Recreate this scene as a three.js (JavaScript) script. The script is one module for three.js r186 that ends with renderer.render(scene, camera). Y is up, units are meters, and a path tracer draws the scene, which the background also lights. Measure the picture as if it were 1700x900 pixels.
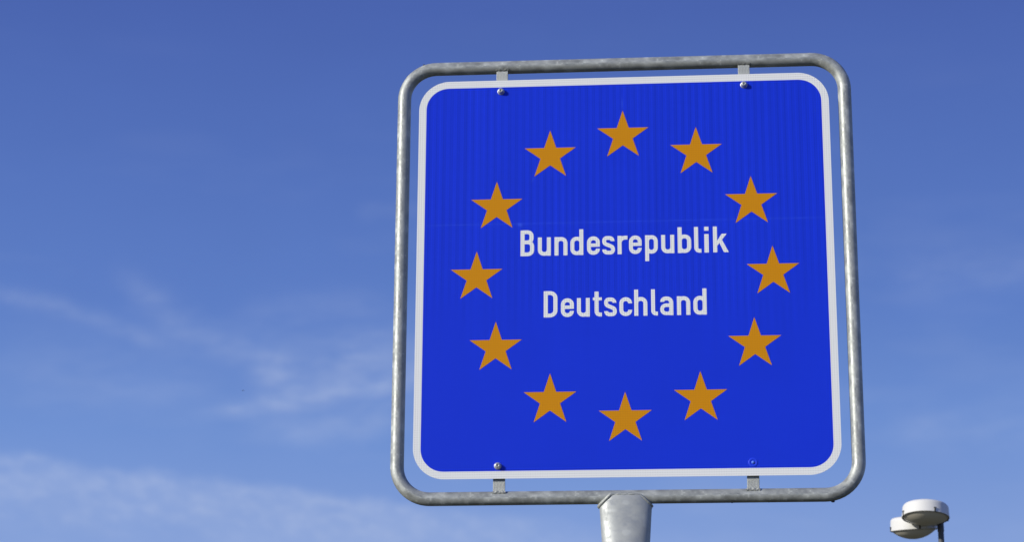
import * as THREE from 'three';
import { mergeGeometries, mergeVertices, toCreasedNormals } from 'three/addons/utils/BufferGeometryUtils.js';
import { RoundedBoxGeometry } from 'three/addons/geometries/RoundedBoxGeometry.js';

// ------------------------------------------------------------------ camera, sky, sun, exposure
const scene = new THREE.Scene();
const SIGN_Y = 3.283;                                   // height of the panel's centre
const camera = new THREE.PerspectiveCamera(13.312, 1024 / 543, 0.1, 6000);
camera.rotation.order = 'YXZ';
camera.position.set(0.1918, SIGN_Y - 1.6331, 5.3153);
camera.rotation.set(0.2984, 0.0864, 0.006);
camera.updateMatrixWorld();
camera.focus = 5.5; camera.userData.fStop = 20;        // focused on the sign, the lamp behind a touch soft

const renderer = new THREE.WebGLRenderer({ antialias: true });
renderer.setSize(1024, 543);
renderer.toneMapping = THREE.LinearToneMapping;
renderer.toneMappingExposure = 1;
renderer.shadowMap.enabled = true;

const RAD = Math.PI / 180;
const SUN_AZ = 55 * RAD, SUN_EL = 21 * RAD;             // left of the sign's face, low autumn sun
const sunDir = new THREE.Vector3(-Math.sin(SUN_AZ) * Math.cos(SUN_EL), Math.sin(SUN_EL), Math.cos(SUN_AZ) * Math.cos(SUN_EL));
const sun = new THREE.DirectionalLight(new THREE.Color(1, 0.96, 0.88), 3.75);
sun.position.copy(sunDir).multiplyScalar(60).add(new THREE.Vector3(0, SIGN_Y, -5));
sun.target.position.set(0, SIGN_Y, -5);
sun.castShadow = true;
sun.shadow.mapSize.set(4096, 4096);
Object.assign(sun.shadow.camera, { left: -20, right: 20, top: 20, bottom: -20, near: 1, far: 140 });
scene.add(sun, sun.target);

// seeded noise
function rng(seed) { let s = seed >>> 0; return () => { s = (s + 0x6D2B79F5) | 0; let t = Math.imul(s ^ (s >>> 15), 1 | s); t = (t + Math.imul(t ^ (t >>> 7), 61 | t)) ^ t; return ((t ^ (t >>> 14)) >>> 0) / 4294967296; }; }
const TAB = (() => { const r = rng(7), a = new Float32Array(65536); for (let i = 0; i < 65536; i++) a[i] = r(); return a; })();
const sm = t => t * t * (3 - 2 * t);
function vnoise(x, y, wrap = 256) {
  const xi = Math.floor(x), yi = Math.floor(y), fx = sm(x - xi), fy = sm(y - yi);
  const w = v => ((v % wrap) + wrap) % wrap;
  const x0 = w(xi), x1 = w(xi + 1), y0 = w(yi) * 256, y1 = w(yi + 1) * 256;
  const a = TAB[x0 + y0], b = TAB[x1 + y0], c = TAB[x0 + y1], d = TAB[x1 + y1];
  return a + (b - a) * fx + (c - a) * fy + (a - b - c + d) * fx * fy;
}
function fbm(x, y, o = 4) { let s = 0, a = 0.5, n = 0; for (let i = 0; i < o; i++) { s += a * vnoise(x, y); n += a; x = x * 2.03 + 17.3; y = y * 2.03 + 9.1; a *= 0.5; } return s / n; }
const clamp = (v, a = 0, b = 1) => Math.min(b, Math.max(a, v));
const step = (a, b, v) => sm(clamp((v - a) / (b - a)));
const s2l = v => { v /= 255; return v <= 0.04045 ? v / 12.92 : ((v + 0.055) / 1.055) ** 2.4; };

// clear blue sky with thin cirrus, computed by direction (azimuth from -z towards +x, elevation), degrees
const SKY_STOPS = [[-90, 150, 160, 170], [-0.5, 185, 198, 220], [0.5, 178, 197, 230], [5, 158, 182, 228], [8, 143, 170, 222], [10.3, 132, 160, 216], [13, 110, 144, 209], [16, 94, 127, 198], [20, 83, 113, 186], [23.5, 74, 100, 174], [35, 62, 88, 164], [60, 48, 70, 142], [90, 42, 62, 132]]
  .map(([e, r, g, b]) => [e, s2l(r), s2l(g), s2l(b)]);
function skyColor(el, out) {
  let i = 0; while (i < SKY_STOPS.length - 2 && el > SKY_STOPS[i + 1][0]) i++;
  const a = SKY_STOPS[i], b = SKY_STOPS[i + 1], t = clamp((el - a[0]) / (b[0] - a[0]));
  for (let k = 0; k < 3; k++) out[k] = a[k + 1] + (b[k + 1] - a[k + 1]) * t;
}
// wisps: [width in degrees, strength, points (azimuth, elevation) along them]
const WISPS = [
  [0.20, 0.165, [[-19.5, 16.2], [-17.9, 16.1], [-17, 15.96], [-16.1, 15.82], [-15.2, 15.56], [-14.1, 15.2], [-12.6, 14.9]]],
  [0.30, 0.17, [[-15.4, 17.1], [-14.7, 16.5], [-14, 15.96], [-13.2, 15.48], [-12.3, 15.08], [-11.4, 14.8], [-10.85, 14.62], [-10.6, 14.4]]],
  [0.26, 0.17, [[-11.0, 14.9], [-10.75, 14.66], [-10.9, 14.4], [-11.4, 14.15]]],
  [0.17, 0.25, [[-13.0, 13.30], [-12.1, 13.5], [-11.0, 13.76], [-9.7, 13.98], [-8.1, 14.22], [-6.5, 14.5]]],
  [0.9, 0.25, [[-12.2, 14.0], [-10.6, 14.2], [-9.2, 14.5], [-7.6, 14.7], [-6, 14.9]]],
  [0.35, 0.10, [[-9.6, 14.9], [-8.8, 15.05], [-7.5, 15.0]]],
  [0.30, 0.09, [[-12.6, 15.7], [-10.9, 16.02], [-9.4, 16.2], [-7.6, 16.25]]],
  [0.16, 0.07, [[-9.2, 18.34], [-7.9, 18.55], [-6.5, 18.7]]],
  [0.30, 0.16, [[-10.8, 12.8], [-9.2, 13.1], [-7.6, 13.4]]],
  [0.8, 0.10, [[-18.5, 14.6], [-16, 14.2], [-13.5, 13.9], [-11.5, 13.6]]],
  [0.45, 0.10, [[4.2, 16.9], [6.5, 16.8], [9.2, 16.9]]],
  [0.5, 0.12, [[4.2, 13.2], [6.5, 13.0], [9.2, 13.1]]],
];
function segDist(x, y, p) {
  let best = 9, along = 0;
  for (let i = 0; i < p.length - 1; i++) {
    const [ax, ay] = p[i], [bx, by] = p[i + 1], dx = bx - ax, dy = by - ay;
    const t = clamp(((x - ax) * dx + (y - ay) * dy) / (dx * dx + dy * dy)), d = Math.hypot(x - ax - dx * t, y - ay - dy * t);
    if (d < best) { best = d; along = (i + t) / (p.length - 1); }
  }
  return [best, along];
}
function cirrus(az, el) {
  let c = 0;
  // thin veil that thickens towards the horizon, all round
  const n = fbm(az * 0.35 + 40, el * 1.3 + 3, 4);
  c += clamp(n - 0.5) * 0.22 * step(26, 8, el);
  // a long band of cirrocumulus that lies low all round, fading in and out
  const top = 11.55 - 0.1015 * (az + 8.7) - 0.0018 * (az + 8.7) ** 2 * (az > -60 && az < 30 ? 1 : 0);
  if (az > -60 && az < 30 && el < top + 1) {
    const ragged = top + 0.35 * (fbm(az * 1.3, el * 1.3 + 50, 3) - 0.5);
    const eb = el + 0.11 * az;                           // the band's own slope
    const puffs = fbm(az * 2.9 + 5, eb * 6 + 11, 4), fine = fbm(az * 7 + 1, eb * 15 + 71, 3), broad = fbm(az * 0.7 + 60, eb * 2.2 + 5, 3);
    const body = step(ragged + 0.10, ragged - 0.28, el) * step(ragged - 2.2, ragged - 0.7, el);
    const fade = step(2.5, -9.5, az) * step(-60, -30, az);
    c += body * fade * (0.07 + 0.17 * broad + 0.16 * clamp((puffs - 0.36) * 2.2) * (0.4 + 1.2 * fine));
  }
  if (el > 11 && el < 20 && az > -22 && az < 11) {
    const wx = az + 0.5 * (fbm(az * 1.4 + 9, el * 1.4, 3) - 0.5), wy = el + 0.34 * (fbm(az * 1.4 + 77, el * 1.4 + 5, 3) - 0.5);
    const tex = 0.30 + 1.4 * fbm(az * 1.7 + el * 1.2 + 31, el * 5.5 - az * 0.8 + 63, 4);
    for (const [w, s, p] of WISPS) {
      const [d, t] = segDist(wx, wy, p);
      if (d < w * 4) c += s * Math.exp(-0.7 * (d / w) ** 2) * tex * step(0, 0.25, t) * step(1, 0.75, t) * 0.62;
    }
  }
  // the same kind of wisps elsewhere in the sky
  if (az < -22 || az > 11 || el > 26) {
    const k = Math.max(step(-22, -32, az), step(11, 20, az), step(26, 34, el));
    c += k * 0.3 * clamp((fbm(az * 0.16 + 3, el * 0.42 + el * az * 0.002 + 8, 5) - 0.52) * 3.2) * step(80, 50, el);
  }
  return clamp(c, 0, 0.85);
}
{
  const W = 4096, H = 2048, data = new Float32Array(W * H * 4), col = [0, 0, 0];
  const cl = [0.52, 0.60, 0.80];
  for (let j = 0; j < H; j++) {
    const el = ((j + 0.5) / H - 0.5) * 180, ce = Math.cos(el * RAD), se = Math.sin(el * RAD);
    skyColor(el, col);
    for (let i = 0; i < W; i++) {
      const th = ((i + 0.5) / W - 0.5) * 2 * Math.PI, x = Math.cos(th) * ce, z = Math.sin(th) * ce, o = (j * W + i) * 4;
      let r = col[0], g = col[1], b = col[2];
      if (el > -1) {
        const az = Math.atan2(x, -z) / RAD;
        const m = x * sunDir.x + se * sunDir.y + z * sunDir.z;               // whitish glow round the sun
        const gl = 0.16 * Math.exp((m - 1) * 6) + 0.5 * Math.exp((m - 1) * 60);
        r += gl; g += gl * 0.97; b += gl * 0.92;
        const c = cirrus(az, el);
        r += (cl[0] - r) * c; g += (cl[1] - g) * c; b += (cl[2] - b) * c;
        const mott = 1 + 0.03 * (fbm(az * 0.5 + 13, el * 0.8, 3) - 0.5);
        r *= mott; g *= mott; b *= mott;
      }
      data[o] = r; data[o + 1] = g; data[o + 2] = b; data[o + 3] = 1;
    }
  }
  const t = new THREE.DataTexture(data, W, H, THREE.RGBAFormat, THREE.FloatType);
  t.mapping = THREE.EquirectangularReflectionMapping;
  t.magFilter = t.minFilter = THREE.LinearFilter; t.wrapS = THREE.RepeatWrapping; t.needsUpdate = true;
  scene.background = t; scene.environment = t;
}

// ------------------------------------------------------------------ helpers
function dataTexture(w, h, f, srgb = false) {           // f(u, v) -> [r, g, b] 0..1
  const d = new Uint8Array(w * h * 4);
  for (let j = 0; j < h; j++) for (let i = 0; i < w; i++) {
    const c = f((i + 0.5) / w, (j + 0.5) / h), o = (j * w + i) * 4;
    for (let k = 0; k < 3; k++) d[o + k] = clamp(c[k]) * 255 + 0.5;
    d[o + 3] = 255;
  }
  const t = new THREE.DataTexture(d, w, h, THREE.RGBAFormat);
  t.magFilter = THREE.LinearFilter; t.minFilter = THREE.LinearMipmapLinearFilter; t.generateMipmaps = true;
  t.wrapS = t.wrapT = THREE.RepeatWrapping; t.anisotropy = 8;
  if (srgb) t.colorSpace = THREE.SRGBColorSpace;
  t.needsUpdate = true;
  return t;
}
const l2s = v => v <= 0.0031308 ? v * 12.92 : 1.055 * v ** (1 / 2.4) - 0.055;
const lin = (r, g, b) => new THREE.Color().setRGB(r, g, b);
function mesh(name, geo, mat, parent) {
  const m = new THREE.Mesh(geo, mat); m.name = name; m.castShadow = m.receiveShadow = true;
  parent.add(m); return m;
}
function tag(o, label, category) { o.userData.label = label; o.userData.category = category; return o; }
const at = (px, py, depth) => {                         // a point on the sight line of the surveyed bearing, depth metres away along -z
  const d = new THREE.Vector3((px - 850) / 3858.96, -(py - 450) / 3858.96, -1).applyEuler(camera.rotation);
  return d.multiplyScalar(depth / -d.z).add(camera.position);
};

// ------------------------------------------------------------------ materials
// periodic noise for the zinc: tile of 0.25 m
const zincHeight = (u, v) => {
  const a = vnoise(u * 16, v * 16, 16), b = vnoise(u * 40 + 3, v * 40 + 7, 40), c = vnoise(u * 110, v * 110, 110), d = vnoise(u * 6 + 2, v * 6 + 5, 6);
  return [a, b, c, d];
};
const zincMap = dataTexture(512, 512, (u, v) => {
  const [a, b, c, d] = zincHeight(u, v);
  let k = 0.415 + 0.09 * (a - 0.5) + 0.07 * (b - 0.5) + 0.05 * (c - 0.5) + 0.10 * (d - 0.5);
  k += 0.10 * step(0.78, 0.92, b) + 0.06 * step(0.62, 0.80, 0.6 * a + 0.4 * d) - 0.03 * step(0.26, 0.12, a);
  return [l2s(k * 0.965), l2s(k), l2s(k * 0.925)];
}, true);
const zincSmooth = dataTexture(512, 512, (u, v) => {
  const [a, b, c, d] = zincHeight(u, v), run = vnoise(u * 24 + 9, v * 3, 24);
  const k = 0.46 + 0.05 * (a - 0.5) + 0.03 * (b - 0.5) + 0.03 * (c - 0.5) + 0.05 * (d - 0.5) + 0.05 * (run - 0.5) + 0.06 * step(0.8, 0.95, a);
  return [l2s(k * 0.965), l2s(k), l2s(k * 0.955)];
}, true);
const zincRough = dataTexture(512, 512, (u, v) => { const [a, b, c] = zincHeight(u, v); const r = 0.52 + 0.16 * (a - 0.5) + 0.2 * (b - 0.5) + 0.1 * (c - 0.5); return [r, r, r]; });
const zincBump = dataTexture(512, 512, (u, v) => { const [a, b, c, d] = zincHeight(u, v); const r = 0.35 * a + 0.3 * b + 0.15 * c + 0.2 * d; return [r, r, r]; });
const scaled = (t, rx, ry) => { const c = t.clone(); c.repeat.set(rx, ry); c.needsUpdate = true; return c; };
const zinc = (rx, ry, extra = {}) => new THREE.MeshPhysicalMaterial({ specularIntensity: 0.45, map: scaled(zincMap, rx, ry), roughnessMap: scaled(zincRough, rx, ry), roughness: 1, bumpMap: scaled(zincBump, rx, ry), bumpScale: 0.0004, metalness: 0.34, ...extra });
const M = {};
M.tube = zinc(1, 1);                                    // its geometry carries uv / 0.25 m
M.post = zinc(1, 1, { map: scaled(zincSmooth, 1, 1), bumpScale: 0.0003, metalness: 0.34, roughness: 1.05 });
M.bracket = zinc(4, 4);
M.weld = zinc(4, 4, { color: lin(0.42, 0.42, 0.40), metalness: 0.25 });  // for the top straps: the tube's shade on the weld, put into its colour
M.bolt = new THREE.MeshStandardMaterial({ color: lin(0.60, 0.61, 0.58), metalness: 0.6, roughness: 0.42 });
M.drip = new THREE.MeshStandardMaterial({ color: lin(0.05, 0.05, 0.06), roughness: 0.8 });
M.alu = new THREE.MeshStandardMaterial({ color: lin(0.45, 0.46, 0.47), metalness: 0.7, roughness: 0.5 });

// prismatic retroreflective sheeting: little cells in a diamond lattice, 4 mm apart
const cell = (x, y) => { const p = 0.0057, a = (x + y) / p, b = (x - y) / p; return Math.max(0, Math.cos(Math.PI * a) * Math.cos(Math.PI * b)); };
const cellTile = (base, dark, amp) => dataTexture(128, 128, (u, v) => {
  const k = cell(u * 0.0114, v * 0.0114) ** 2, n = 0.06 * (vnoise(u * 24, v * 24, 24) - 0.5);
  return base.map((c, i) => l2s(c + (dark[i] - c) * k * amp + c * n));
}, true);
const film = (map, extra = {}) => new THREE.MeshPhysicalMaterial({ map, roughness: 0.42, specularIntensity: 0.35, ...extra });
const tile = 1 / 0.0114;
const whiteTile = cellTile([0.875, 0.885, 0.85], [0.42, 0.43, 0.44], 0.9);
const goldTile = cellTile([0.67, 0.275, 0.002], [0.33, 0.14, 0.01], 0.75);
M.white = film(scaled(whiteTile, tile, tile));
M.gold = film(scaled(goldTile, tile, tile));
// blue sheeting over the whole panel: cells, faint camera moire painted in as streaks, scuffs and the joint line, in panel metres
{
  const streak = x => 0.5 * Math.sin(x * 2 * Math.PI / 0.0172 + 1.6 * Math.sin(x * 9) ) + 0.7 * (vnoise(x * 60 + 11, 3.5) - 0.5) + 0.5 * (vnoise(x * 140 + 5, 8.5) - 0.5);
  const scuffs = [[-0.250, 0.124, 0.006, 0.004, 0.8, -0.5], [-0.219, 0.239, 0.005, 0.002, 0.5, 0.9], [0.466, 0.401, 0.0015, 0.0015, 1, 0], [0.387, 0.420, 0.0015, 0.0015, 0.5, 0], [-0.001, 0.432, 0.0012, 0.011, 0.8, 0], [0.366, -0.478, 0.004, 0.004, 0.12, 0], [-0.30, -0.30, 0.0012, 0.003, 0.5, 0.4], [0.12, 0.31, 0.001, 0.001, 0.6, 0], [0.26, -0.36, 0.0012, 0.0012, 0.6, 0], [-0.41, 0.33, 0.001, 0.002, 0.5, 0], [0.05, -0.40, 0.001, 0.001, 0.5, 0]];
  const t = dataTexture(2048, 2048, (u, v) => {
    const x = u - 0.5, y = v - 0.5;
    const k = cell(x, y) ** 2;
    let m = 1.03 - 0.6 * k + 0.05 * (vnoise(x * 300 + 40, y * 300 + 40) - 0.5) + 0.05 * (fbm(x * 9 + 20, y * 9 + 20, 3) - 0.5);
    m += 0.115 * streak(x) * step(-0.45, 0.12, y) * (0.75 + 0.5 * vnoise(x * 12 + 70, y * 5 + 9));
    let w = 0;
    if (Math.abs(y - 0.127) < 0.0006) w += 0.20 + 0.10 * vnoise(x * 40 + 3, 1.5);
    for (const [sx, sy, rx, ry, s, a] of scuffs) {
      const dx = x - sx, dy = y - sy; if (Math.abs(dx) > 0.03 || Math.abs(dy) > 0.03) continue;
      const c = Math.cos(a), n = Math.sin(a), q = ((dx * c + dy * n) / rx) ** 2 + ((dy * c - dx * n) / ry) ** 2;
      w += 0.28 * s * Math.exp(-q);
    }
    const dk = Math.exp(-(((x - 0.011) / 0.0016) ** 2 + ((y - 0.084) / 0.0016) ** 2));
    m *= 1 - 0.8 * dk;
    const B = [0.009, 0.040, 0.70];
    return [l2s(B[0] * m + 0.10 * w), l2s(B[1] * m + 0.22 * w), l2s(clamp(B[2] * m + 0.35 * w))];
  }, true);
  t.offset.set(0.5, 0.5);
  M.blue = film(t, { roughness: 0.4 });
}

// ------------------------------------------------------------------ ground
{
  const grassMap = dataTexture(512, 512, (u, v) => {
    const a = vnoise(u * 8, v * 8, 8), b = vnoise(u * 64, v * 64, 64), c = vnoise(u * 200, v * 200, 200);
    const k = 0.5 + 0.5 * a + 0.5 * (b - 0.5) + 0.5 * (c - 0.5);
    return [l2s(0.085 * k), l2s(0.082 * k), l2s(0.04 * k)];
  }, true);
  const g = new THREE.CircleGeometry(5000, 64); g.rotateX(-Math.PI / 2);
  const uv = g.attributes.uv, p = g.attributes.position;
  for (let i = 0; i < uv.count; i++) uv.setXY(i, p.getX(i) / 4, p.getZ(i) / 4);
  const gr = mesh('ground', g, new THREE.MeshStandardMaterial({ map: grassMap, roughness: 1 }), scene); gr.userData.kind = 'structure';
}

// ------------------------------------------------------------------ the road sign
const sign = new THREE.Group(); sign.name = 'road_sign'; sign.position.set(0, 0, 0); scene.add(sign);
tag(sign, 'square blue border sign with twelve gold stars in a grey steel tube frame', 'road sign');

function roundedRect(w, h, r, S = THREE.Shape) {
  const s = new S(), x = w / 2, y = h / 2;
  s.moveTo(-x + r, -y); s.lineTo(x - r, -y); s.absarc(x - r, -y + r, r, -Math.PI / 2, 0);
  s.lineTo(x, y - r); s.absarc(x - r, y - r, r, 0, Math.PI / 2);
  s.lineTo(-x + r, y); s.absarc(-x + r, y - r, r, Math.PI / 2, Math.PI);
  s.lineTo(-x, -y + r); s.absarc(-x + r, -y + r, r, Math.PI, 1.5 * Math.PI);
  return s;
}
const flat = (shape, z0, depth, seg = 24) => new THREE.ExtrudeGeometry(shape, { depth, bevelEnabled: false, curveSegments: seg }).translate(0, 0, z0);

// panel: aluminium sheet, films on its front; children sit in panel metres round the centre
const panel = mesh('sign_panel', flat(roundedRect(0.9985, 0.9985, 0.0745), -0.0034, 0.003), M.alu, sign);
panel.position.set(0, SIGN_Y, 0);
mesh('blue_field', flat(roundedRect(0.964, 0.964, 0.0555), -0.0006, 0.0006), M.blue, panel);
{
  const s = roundedRect(1, 1, 0.075); s.holes.push(roundedRect(0.964, 0.964, 0.0555, THREE.Path));
  mesh('white_border', flat(s, -0.0006, 0.0007), M.white, panel);
}
// twelve stars, upright, on a circle
{
  const star = new THREE.Shape(), R = 0.0655, r = R * 0.382;
  for (let i = 0; i < 10; i++) { const a = Math.PI / 2 + i * Math.PI / 5, q = i % 2 ? r : R; i ? star.lineTo(q * Math.cos(a), q * Math.sin(a)) : star.moveTo(0, R); }
  star.closePath();
  for (let k = 0; k < 12; k++) {
    const g = flat(star, -0.0003, 0.0006), a = k * Math.PI / 6;
    g.translate(0.354 * Math.sin(a), 0.354 * Math.cos(a) - 0.0065, 0);
    mesh('star', g, M.gold, panel);
  }
}
// lettering: strokes with round corners, in units of the capital's height (x height 0.715, stroke 0.153)
const TK = 0.147, h2 = TK / 2;
function strokePoly(pts, t = TK) {                      // pts: [x, y, corner radius]
  const c = [];
  pts.forEach(([x, y, r = 0], i) => {
    if (!r || i === 0 || i === pts.length - 1) { c.push(new THREE.Vector2(x, y)); return; }
    const P = new THREE.Vector2(x, y), A = new THREE.Vector2(pts[i - 1][0], pts[i - 1][1]).sub(P), B = new THREE.Vector2(pts[i + 1][0], pts[i + 1][1]).sub(P);
    const la = A.length(), lb = B.length(); A.normalize(); B.normalize();
    const half = Math.acos(clamp(A.dot(B), -1, 1)) / 2, cut = Math.min(r / Math.tan(half), la * (i === 1 ? 0.98 : 0.49), lb * (i === pts.length - 2 ? 0.98 : 0.49)), rr = cut * Math.tan(half);
    const C = A.clone().add(B).normalize().multiplyScalar(rr / Math.sin(half)).add(P);
    const p0 = A.multiplyScalar(cut).add(P), p1 = B.multiplyScalar(cut).add(P);
    const a0 = Math.atan2(p0.y - C.y, p0.x - C.x); let da = Math.atan2(p1.y - C.y, p1.x - C.x) - a0;
    while (da > Math.PI) da -= 2 * Math.PI; while (da < -Math.PI) da += 2 * Math.PI;
    for (let k = 0; k <= 10; k++) { const a = a0 + da * k / 10; c.push(new THREE.Vector2(C.x + rr * Math.cos(a), C.y + rr * Math.sin(a))); }
  });
  const q = c.filter((p, i) => !i || p.distanceTo(c[i - 1]) > 1e-5), left = [], right = [];
  q.forEach((p, i) => {
    const d0 = i ? p.clone().sub(q[i - 1]).normalize() : null, d1 = i < q.length - 1 ? q[i + 1].clone().sub(p).normalize() : null;
    const d = (d0 && d1 ? d0.clone().add(d1) : d0 || d1).clone().normalize(), k = (t / 2) / Math.max(0.3, d.dot(d0 || d1));
    left.push(new THREE.Vector2(p.x - d.y * k, p.y + d.x * k)); right.push(new THREE.Vector2(p.x + d.y * k, p.y - d.x * k));
  });
  return left.concat(right.reverse());
}
const X = 0.715, L = h2, R = 0.478 - h2, T = X - h2, Bt = h2, rd = 0.165;
const stem = (x, a, b) => [[x, a], [x, b]];
const GL = {                                            // width, strokes (poly: closed outline as it is)
  B: [0.495, [stem(L, 0, 1), [[L, 0.93], [0.395, 0.93, 0.15], [0.395, 0.535, 0.15], [L, 0.535]], [[L, 0.535], [0.4185, 0.535, 0.16], [0.4185, 0.07, 0.16], [L, 0.07]]]],
  D: [0.495, [stem(L, 0, 1), [[L, 0.93], [0.4185, 0.93, 0.2], [0.4185, 0.07, 0.2], [L, 0.07]]]],
  u: [0.478, [[[L, X], [L, Bt, rd], [R, Bt, 0.2], [R, 0.34]], stem(R, 0, X)]],
  n: [0.478, [stem(L, 0, X), [[L, X - 0.34], [L, T, 0.2], [R, T, rd], [R, 0]]]],
  h: [0.478, [stem(L, 0, 1), [[L, X - 0.34], [L, T, 0.2], [R, T, rd], [R, 0]]]],
  d: [0.478, [stem(R, 0, 1), [[R, X - 0.3], [R, T, 0.18], [L, T, rd], [L, Bt, rd], [R, Bt, 0.18], [R, 0.3]]]],
  b: [0.478, [stem(L, 0, 1), [[L, X - 0.3], [L, T, 0.18], [R, T, rd], [R, Bt, rd], [L, Bt, 0.18], [L, 0.3]]]],
  p: [0.478, [stem(L, -0.285, X), [[L, X - 0.3], [L, T, 0.18], [R, T, rd], [R, Bt, rd], [L, Bt, 0.18], [L, 0.3]]]],
  e: [0.478, [{ t: 0.13, p: [[L, 0.375], [R + h2 - 0.005, 0.375]] }, [[R, 0.32], [R, T, rd], [L, T, rd], [L, Bt, rd], [R, Bt, rd], [R, 0.235]]]],
  c: [0.478, [[[R, X - 0.235], [R, T, rd], [L, T, rd], [L, Bt, rd], [R, Bt, rd], [R, 0.235]]]],
  s: [0.478, [[[R - 0.015, X - 0.2], [R - 0.015, T, 0.155], [L, T, 0.155], [L, 0.43, 0.12], [R, 0.285, 0.12], [R, Bt, 0.155], [L, Bt, 0.155], [L, 0.2]]]],
  r: [0.356, [stem(L, 0, X), [[L, X - 0.34], [L, T, 0.2], [0.356, T]]]],
  l: [0.254, [[[L, 1], [L, Bt, 0.12], [0.254, Bt]]]],
  i: [0.168, [stem(0.084, 0, X), stem(0.084, 0.845, 1)]],
  k: [0.558, [stem(L, 0, 1), { poly: [[0.10, 0.19], [0.10, 0.375], [0.315, X], [0.495, X]] }, { poly: [[0.2, 0.42], [0.315, 0.50], [0.558, 0], [0.385, 0]] }]],
  t: [0.324, [[[0.137, 0.95], [0.137, Bt, 0.12], [0.324, Bt]], { t: 0.115, p: [[0, 0.672], [0.324, 0.672]] }]],
  a: [0.478, [[[L + 0.01, X - 0.2], [L + 0.01, T, 0.155], [R, T, rd], [R, 0]], { t: 0.135, p: [[R, 0.385], [L, 0.385, 0.15], [L, Bt, 0.15], [R - 0.02, Bt, 0.12], [R, 0.22]] }]],
};
const CAP = 0.0652;
function lay(word, spans, base) {
  [...word].forEach((ch, n) => {
    const [w, strokes] = GL[ch], [x0, x1] = spans[n], sx = (x1 - x0) / w, gs = [];
    strokes.forEach((s, k) => {
      const pts = s.poly ? s.poly.map(([x, y]) => new THREE.Vector2(x, y)) : strokePoly(s.p || s, s.t || TK);
      const sh = new THREE.Shape(pts.map(p => new THREE.Vector2(x0 + p.x * sx, base + p.y * CAP)));
      gs.push(flat(sh, -0.0003, 0.00055 + k * 0.00005));
    });
    mesh('letter', mergeGeometries(gs), M.white, panel);
  });
}
lay('Bundesrepublik', [[-0.2483, -0.2152], [-0.2066, -0.1752], [-0.1665, -0.1352], [-0.1282, -0.097], [-0.0882, -0.0574], [-0.0517, -0.0211], [-0.0148, 0.0089], [0.0125, 0.0428], [0.0509, 0.0814], [0.0895, 0.1209], [0.129, 0.1612], [0.1684, 0.1852], [0.1917, 0.2037], [0.2134, 0.2503]], 0.0445);
lay('Deutschland', [[-0.1921, -0.159], [-0.1511, -0.1201], [-0.1128, -0.0822], [-0.0749, -0.0535], [-0.0479, -0.018], [-0.0119, 0.0186], [0.0235, 0.0547], [0.0637, 0.0796], [0.0846, 0.1162], [0.1247, 0.1564], [0.1637, 0.1953]], -0.1098);

// bolts: domed heads with a hexagon socket, on a small washer
const boltGeo = (() => {
  const P = (x, y) => new THREE.Vector2(x, y);
  const head = new THREE.LatheGeometry([P(0.0001, 0.0068), P(0.0026, 0.0068), P(0.0028, 0.0104), P(0.0042, 0.0102), P(0.0060, 0.0088), P(0.0070, 0.0064), P(0.0073, 0.0034), P(0.0073, 0.0016), P(0.0083, 0.0016), P(0.0086, 0.0012), P(0.0086, -0.001)], 28);
  return head.rotateX(Math.PI / 2);
})();
for (const [x, y] of [[-0.2985, 0.4705], [0.2957, 0.4716], [-0.2993, -0.4700]]) mesh('bolt', boltGeo, M.bolt, sign).position.set(x, SIGN_Y + y, 0.0002);
// blue capped fastener in a round imprint
{
  const P = (x, y) => new THREE.Vector2(x, y);
  const ring = new THREE.LatheGeometry([P(0.0055, -0.0002), P(0.0062, 0.0006), P(0.0085, 0.0009), P(0.0105, 0.0005), P(0.0112, -0.0002)], 28).rotateX(Math.PI / 2);
  const cap = new THREE.LatheGeometry([P(0.0001, 0.0032), P(0.0018, 0.003), P(0.0032, 0.0022), P(0.004, 0.0008), P(0.0041, -0.0005)], 20).rotateX(Math.PI / 2);
  const im = mesh('bolt', ring, new THREE.MeshPhysicalMaterial({ color: lin(0.016, 0.055, 0.74), roughness: 0.45, specularIntensity: 0.5 }), sign);
  im.position.set(0.2952, SIGN_Y - 0.4687, 0.0002); im.userData.label = 'blue bolt without a grey head';
  mesh('bolt_cap', cap, new THREE.MeshPhysicalMaterial({ color: lin(0.10, 0.22, 0.80), roughness: 0.4 }), im).position.set(0, 0, 0);
}

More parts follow.
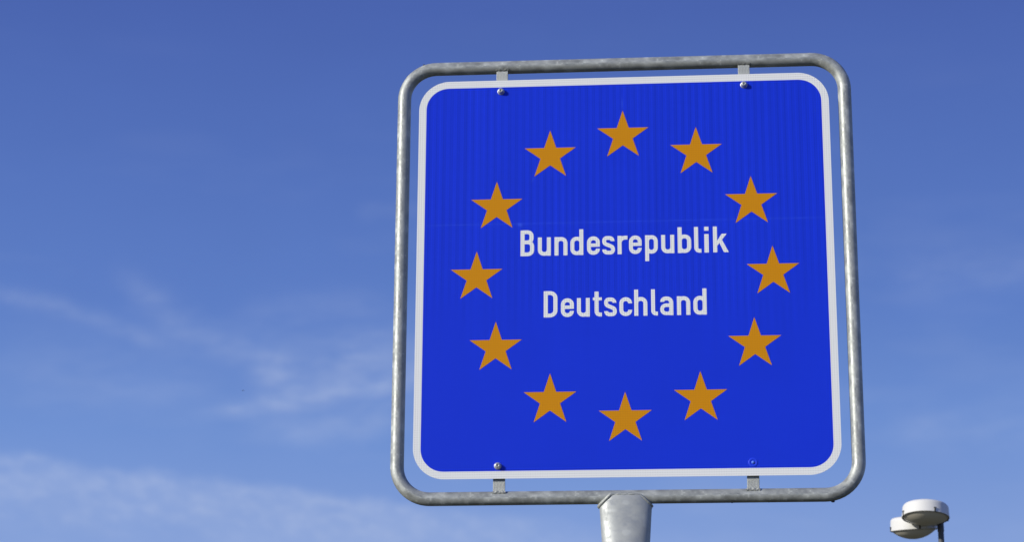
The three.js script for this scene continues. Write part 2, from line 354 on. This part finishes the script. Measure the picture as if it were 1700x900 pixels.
// tube frame: one bent galvanized tube round the panel
const TZ = -0.0215, TR = 0.0162, FX = 0.5397, FY = 0.5427, FR = 0.079;
{
  const path = new THREE.CurvePath(), V = (x, y) => new THREE.Vector3(x, y, 0);
  class Arc extends THREE.Curve { constructor(cx, cy, r, a) { super(); Object.assign(this, { cx, cy, r, a }); } getPoint(t, o = new THREE.Vector3()) { const a = this.a + t * Math.PI / 2; return o.set(this.cx + this.r * Math.cos(a), this.cy + this.r * Math.sin(a), 0); } }
  path.add(new THREE.LineCurve3(V(0, -FY), V(FX - FR, -FY))); path.add(new Arc(FX - FR, -FY + FR, FR, -Math.PI / 2));
  path.add(new THREE.LineCurve3(V(FX, -FY + FR), V(FX, FY - FR))); path.add(new Arc(FX - FR, FY - FR, FR, 0));
  path.add(new THREE.LineCurve3(V(FX - FR, FY), V(-FX + FR, FY))); path.add(new Arc(-FX + FR, FY - FR, FR, Math.PI / 2));
  path.add(new THREE.LineCurve3(V(-FX, FY - FR), V(-FX, -FY + FR))); path.add(new Arc(-FX + FR, -FY + FR, FR, Math.PI));
  path.add(new THREE.LineCurve3(V(-FX + FR, -FY), V(0, -FY)));
  const g = new THREE.TubeGeometry(path, 420, TR, 32, true), len = path.getLength(), uv = g.attributes.uv;
  for (let i = 0; i < uv.count; i++) uv.setXY(i, uv.getX(i) * Math.round(len / 0.25), uv.getY(i) * 0.4);
  mesh('tube_frame', g, M.tube, sign).position.set(0, SIGN_Y, TZ);
}
// straps welded to the tube that carry the panel
for (const [x, top] of [[-0.2964, 1], [0.297, 1], [-0.2968, -1], [0.2947, -1]]) {
  const g = new RoundedBoxGeometry(0.0285, 0.07, 0.005, 2, 0.0012);
  const b = mesh('bracket', g, M.bracket, sign);
  b.position.set(x, SIGN_Y + top * (FY - TR + 0.007 - 0.035), -0.0105);
  // weld seam where strap and tube meet
  const pts = []; for (let i = 0; i <= 8; i++) pts.push(new THREE.Vector3(-0.0155 + i * 0.003875, top * (0.0325 + 0.0008 * Math.sin(i * 2.3 + x * 90)), 0.0006));
  const w = new THREE.TubeGeometry(new THREE.CatmullRomCurve3(pts), 40, 0.0042, 10, false), wp = w.attributes.position;
  for (let i = 0; i < wp.count; i++) { const k = 0.0012 * (vnoise(wp.getX(i) * 200 + 40 + x * 50, wp.getZ(i) * 200 + 30) - 0.5); wp.setXYZ(i, wp.getX(i), wp.getY(i) + k, wp.getZ(i) + k); }
  w.computeVertexNormals();
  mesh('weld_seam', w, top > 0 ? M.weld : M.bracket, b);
}
// zinc drips and specks on the tube
for (const [x, y, s] of [[-0.493, 0.5555, 0.8], [-0.5325, 0.526, 0.8], [-0.404, 0.5575, 1], [0.477, -0.5585, 1.2], [0.245, -0.5585, 0.7], [0.33, -0.5585, 0.5]]) {
  const g = new THREE.IcosahedronGeometry(0.0026 * s, 1); g.scale(1.5, 0.8, 1);
  mesh('zinc_drip', g, M.drip, sign).position.set(x, SIGN_Y + y, TZ);
}
// post: round tube pressed to a wide oval at its head and cut to a saddle round the frame tube
{
  const N = 96, rings = [], topY = x => {               // height of the cut above the tube's axis, by distance from the middle
    const a = Math.abs(x); return a < 0.034 ? 0.0015 : 0.0015 - (a - 0.034) / 0.029 * 0.0265;
  };
  const oval = d => {                                   // half width and half depth, d metres below the head
    const t = step(0, 0.34, d + 0.02); return [0.0625 - 0.0180 * Math.min(1, d * 3.4 + 0.0), 0.0215 + (0.0445 - 0.0215) * t];
  };
  const depths = [0, 0.012, 0.03, 0.055, 0.085, 0.12, 0.16, 0.2, 0.25, 0.3, 0.36, 0.5, 1.2, 2.2, SIGN_Y - FY + 0.3];
  const pos = [], uv = [], idx = [];
  const wall = (inset, flip) => {
    const o = pos.length / 3;
    depths.forEach((d, j) => {
      const [a, b] = oval(d);
      for (let i = 0; i <= N; i++) {
        const th = i / N * 2 * Math.PI, c = Math.cos(th), s = Math.sin(th);
        const x = (a - inset) * Math.sign(c) * Math.abs(c) ** 0.86, z = (b - inset) * Math.sign(s) * Math.abs(s) ** 0.86;
        const y = j === 0 ? topY(x) : Math.min(topY(x) - 0.003, 0.0015 - d);
        pos.push(x, y, z); uv.push(i / N, -y / 0.28);
      }
    });
    for (let j = 0; j < depths.length - 1; j++) for (let i = 0; i < N; i++) {
      const p = o + j * (N + 1) + i, q = p + N + 1;
      flip ? idx.push(p, q, p + 1, p + 1, q, q + 1) : idx.push(p, p + 1, q, p + 1, q + 1, q);
    }
    return o;
  };
  const o1 = wall(0, false), o2 = wall(0.0032, true);
  for (let i = 0; i < N; i++) idx.push(o1 + i, o2 + i, o1 + i + 1, o1 + i + 1, o2 + i, o2 + i + 1);
  const g = new THREE.BufferGeometry();
  g.setAttribute('position', new THREE.Float32BufferAttribute(pos, 3)); g.setAttribute('uv', new THREE.Float32BufferAttribute(uv, 2)); g.setIndex(idx);
  g.computeVertexNormals();
  const post = mesh('post', g, M.post, sign); post.position.set(-0.0017, SIGN_Y - FY, TZ);
  // weld bead that follows the cut
  const [a, b] = oval(0), pts = [];
  for (let i = 0; i <= 60; i++) { const th = Math.PI * (1.0 - i / 60) , c = Math.cos(th), s = Math.sin(th); const x = (a - 0.001) * Math.sign(c) * Math.abs(c) ** 0.86; pts.push(new THREE.Vector3(x, topY(x) + 0.0012, (b - 0.0014) * Math.abs(s) ** 0.86)); }
  const w = new THREE.TubeGeometry(new THREE.CatmullRomCurve3(pts), 160, 1, 12, false), wp = w.attributes.position, wn = w.attributes.normal;
  for (let i = 0; i < wp.count; i++) {                  // thick on the left shoulder, thin and flat along the front
    const n = new THREE.Vector3().fromBufferAttribute(wn, i), c = new THREE.Vector3().fromBufferAttribute(wp, i).sub(n);
    const R = 0.0019 + 0.0027 * step(-0.022, -0.04, c.x) + 0.0012 * step(0.03, 0.045, c.x) + 0.0010 * (vnoise(c.x * 170 + 20, c.z * 60 + 20) - 0.5);
    c.addScaledVector(n, R); wp.setXYZ(i, c.x, c.y, c.z);
  }
  w.computeVertexNormals();
  mesh('weld_seam', w, M.bracket, post);
}

// ------------------------------------------------------------------ street lamp far behind
{
  const D = 27, foot = at(1560.6, 868, D), top = foot.y; 
  const lamp = new THREE.Group(); lamp.name = 'street_lamp'; lamp.position.set(foot.x, 0, foot.z); scene.add(lamp);
  tag(lamp, 'dark street lamp post with two white drum heads, far behind the sign to its right', 'street lamp');
  const white = new THREE.MeshPhysicalMaterial({ color: lin(0.76, 0.75, 0.70), roughness: 0.6 });
  const steel = new THREE.MeshStandardMaterial({ color: lin(0.10, 0.105, 0.11), metalness: 0.3, roughness: 0.6 });
  const dark = new THREE.MeshStandardMaterial({ color: lin(0.05, 0.05, 0.045), roughness: 0.7 });
  const lens = new THREE.MeshPhysicalMaterial({ color: lin(0.85, 0.78, 0.62), roughness: 0.35 });
  const P = (x, y) => new THREE.Vector2(x, y);
  const pole = mesh('pole', new THREE.LatheGeometry([P(0.075, 0), P(0.07, 0.02), P(0.068, 1.2), P(0.05, 1.3), P(0.034, top - 0.115), P(0.0335, top - 0.11), P(0.038, top - 0.105), P(0.038, top + 0.02), P(0.036, top + 0.03), P(0.0001, top + 0.03)], 24), steel, lamp);
  const RH = 0.272;
  const housing = new THREE.LatheGeometry([P(0.258, 0.012), P(0.259, 0.0), P(0.268, -0.004), P(0.273, 0.002), P(RH, 0.012), P(0.269, 0.03), P(0.262, 0.115), P(0.256, 0.132), P(0.242, 0.147), P(0.215, 0.157), P(0.12, 0.166), P(0.0001, 0.17)], 64);
  const seal = new THREE.TorusGeometry(0.262, 0.006, 8, 64).rotateX(Math.PI / 2);
  const bowl = d => { const r = 0.259, rho = (r * r + d * d) / (2 * d), pr = []; for (let i = 0; i <= 14; i++) { const a = Math.asin(r / rho) * (1 - i / 14); pr.push(P(Math.max(0.0001, rho * Math.sin(a)), rho - d - rho * Math.cos(a) + 0.001)); } return new THREE.LatheGeometry(pr.reverse(), 64); };
  const heads = [
    { c: at(1536, 860.2, D - 0.3), rx: -6.7, rz: -2.6, d: 0.07, turn: 18.5 },
    { c: at(1516.5, 880.8, D + 0.2), rx: 7.5, rz: 2.6, d: 0.105, turn: 10 },
  ];
  for (const h of heads) {
    const body = mesh('lamp_head', housing, white, lamp);
    body.position.copy(h.c).sub(lamp.position); body.rotation.set(h.rx * RAD, 0, h.rz * RAD);
    mesh('seal_ring', seal, dark, body);
    mesh('diffuser', bowl(h.d), lens, body);
    for (let k = 0; k < 4; k++) {
      const a = (h.turn + 90 * k) * RAD, lat = new RoundedBoxGeometry(0.016, 0.045, 0.012, 2, 0.003);
      const knob = new THREE.CylinderGeometry(0.006, 0.006, 0.03, 10).rotateZ(Math.PI / 2).translate(0, 0.026, 0.002);
      const l = mesh('latch', mergeGeometries([lat, knob.toNonIndexed()]), k === 0 ? dark : steel, body);
      l.position.set(Math.sin(a) * 0.275, 0.018, Math.cos(a) * 0.275); l.rotation.y = a;
    }
    // arm from the pole's head to the housing
    const A = new THREE.Vector3(0, top - 0.01, 0), B = new THREE.Vector3(0, 0.06, 0).applyEuler(body.rotation).add(body.position);
    const dir = B.clone().sub(A), end = A.clone().addScaledVector(dir, 1 - 0.2 / dir.length());
    mesh('arm', new THREE.TubeGeometry(new THREE.LineCurve3(A, end), 4, 0.026, 14), h.rx < 0 ? steel : white, lamp);
  }
}

// ------------------------------------------------------------------ a bird far off
{
  const bird = new THREE.Group(); bird.name = 'bird'; scene.add(bird);
  tag(bird, 'tiny dark bird gliding far off in the empty sky left of the sign', 'bird');
  bird.position.copy(at(404, 648.5, 300));
  const m = new THREE.MeshStandardMaterial({ color: lin(0.14, 0.14, 0.15), roughness: 0.9 });
  const body = new THREE.SphereGeometry(0.05, 14, 10).scale(1, 0.9, 2.4);
  const head = new THREE.SphereGeometry(0.034, 10, 8).translate(0, 0.02, 0.13);
  const tail = new THREE.ConeGeometry(0.05, 0.13, 8).scale(1, 1, 0.3).rotateX(Math.PI / 2).translate(0, 0, -0.15);
  mesh('body', mergeGeometries([body, head, tail]), m, bird);
  for (const s of [-1, 1]) {
    const w = new THREE.Shape(); w.moveTo(0, 0.06); w.quadraticCurveTo(0.12, 0.10, 0.22, -0.04); w.quadraticCurveTo(0.1, -0.03, 0, -0.06);
    const g = new THREE.ExtrudeGeometry(w, { depth: 0.012, bevelEnabled: false }).rotateX(Math.PI / 2);
    const wing = mesh('wing', g, m, bird); wing.scale.x = 1; wing.rotation.set(0, s < 0 ? Math.PI : 0, 0.15); 
  }
  bird.rotation.y = 0.3;
}

renderer.render(scene, camera);
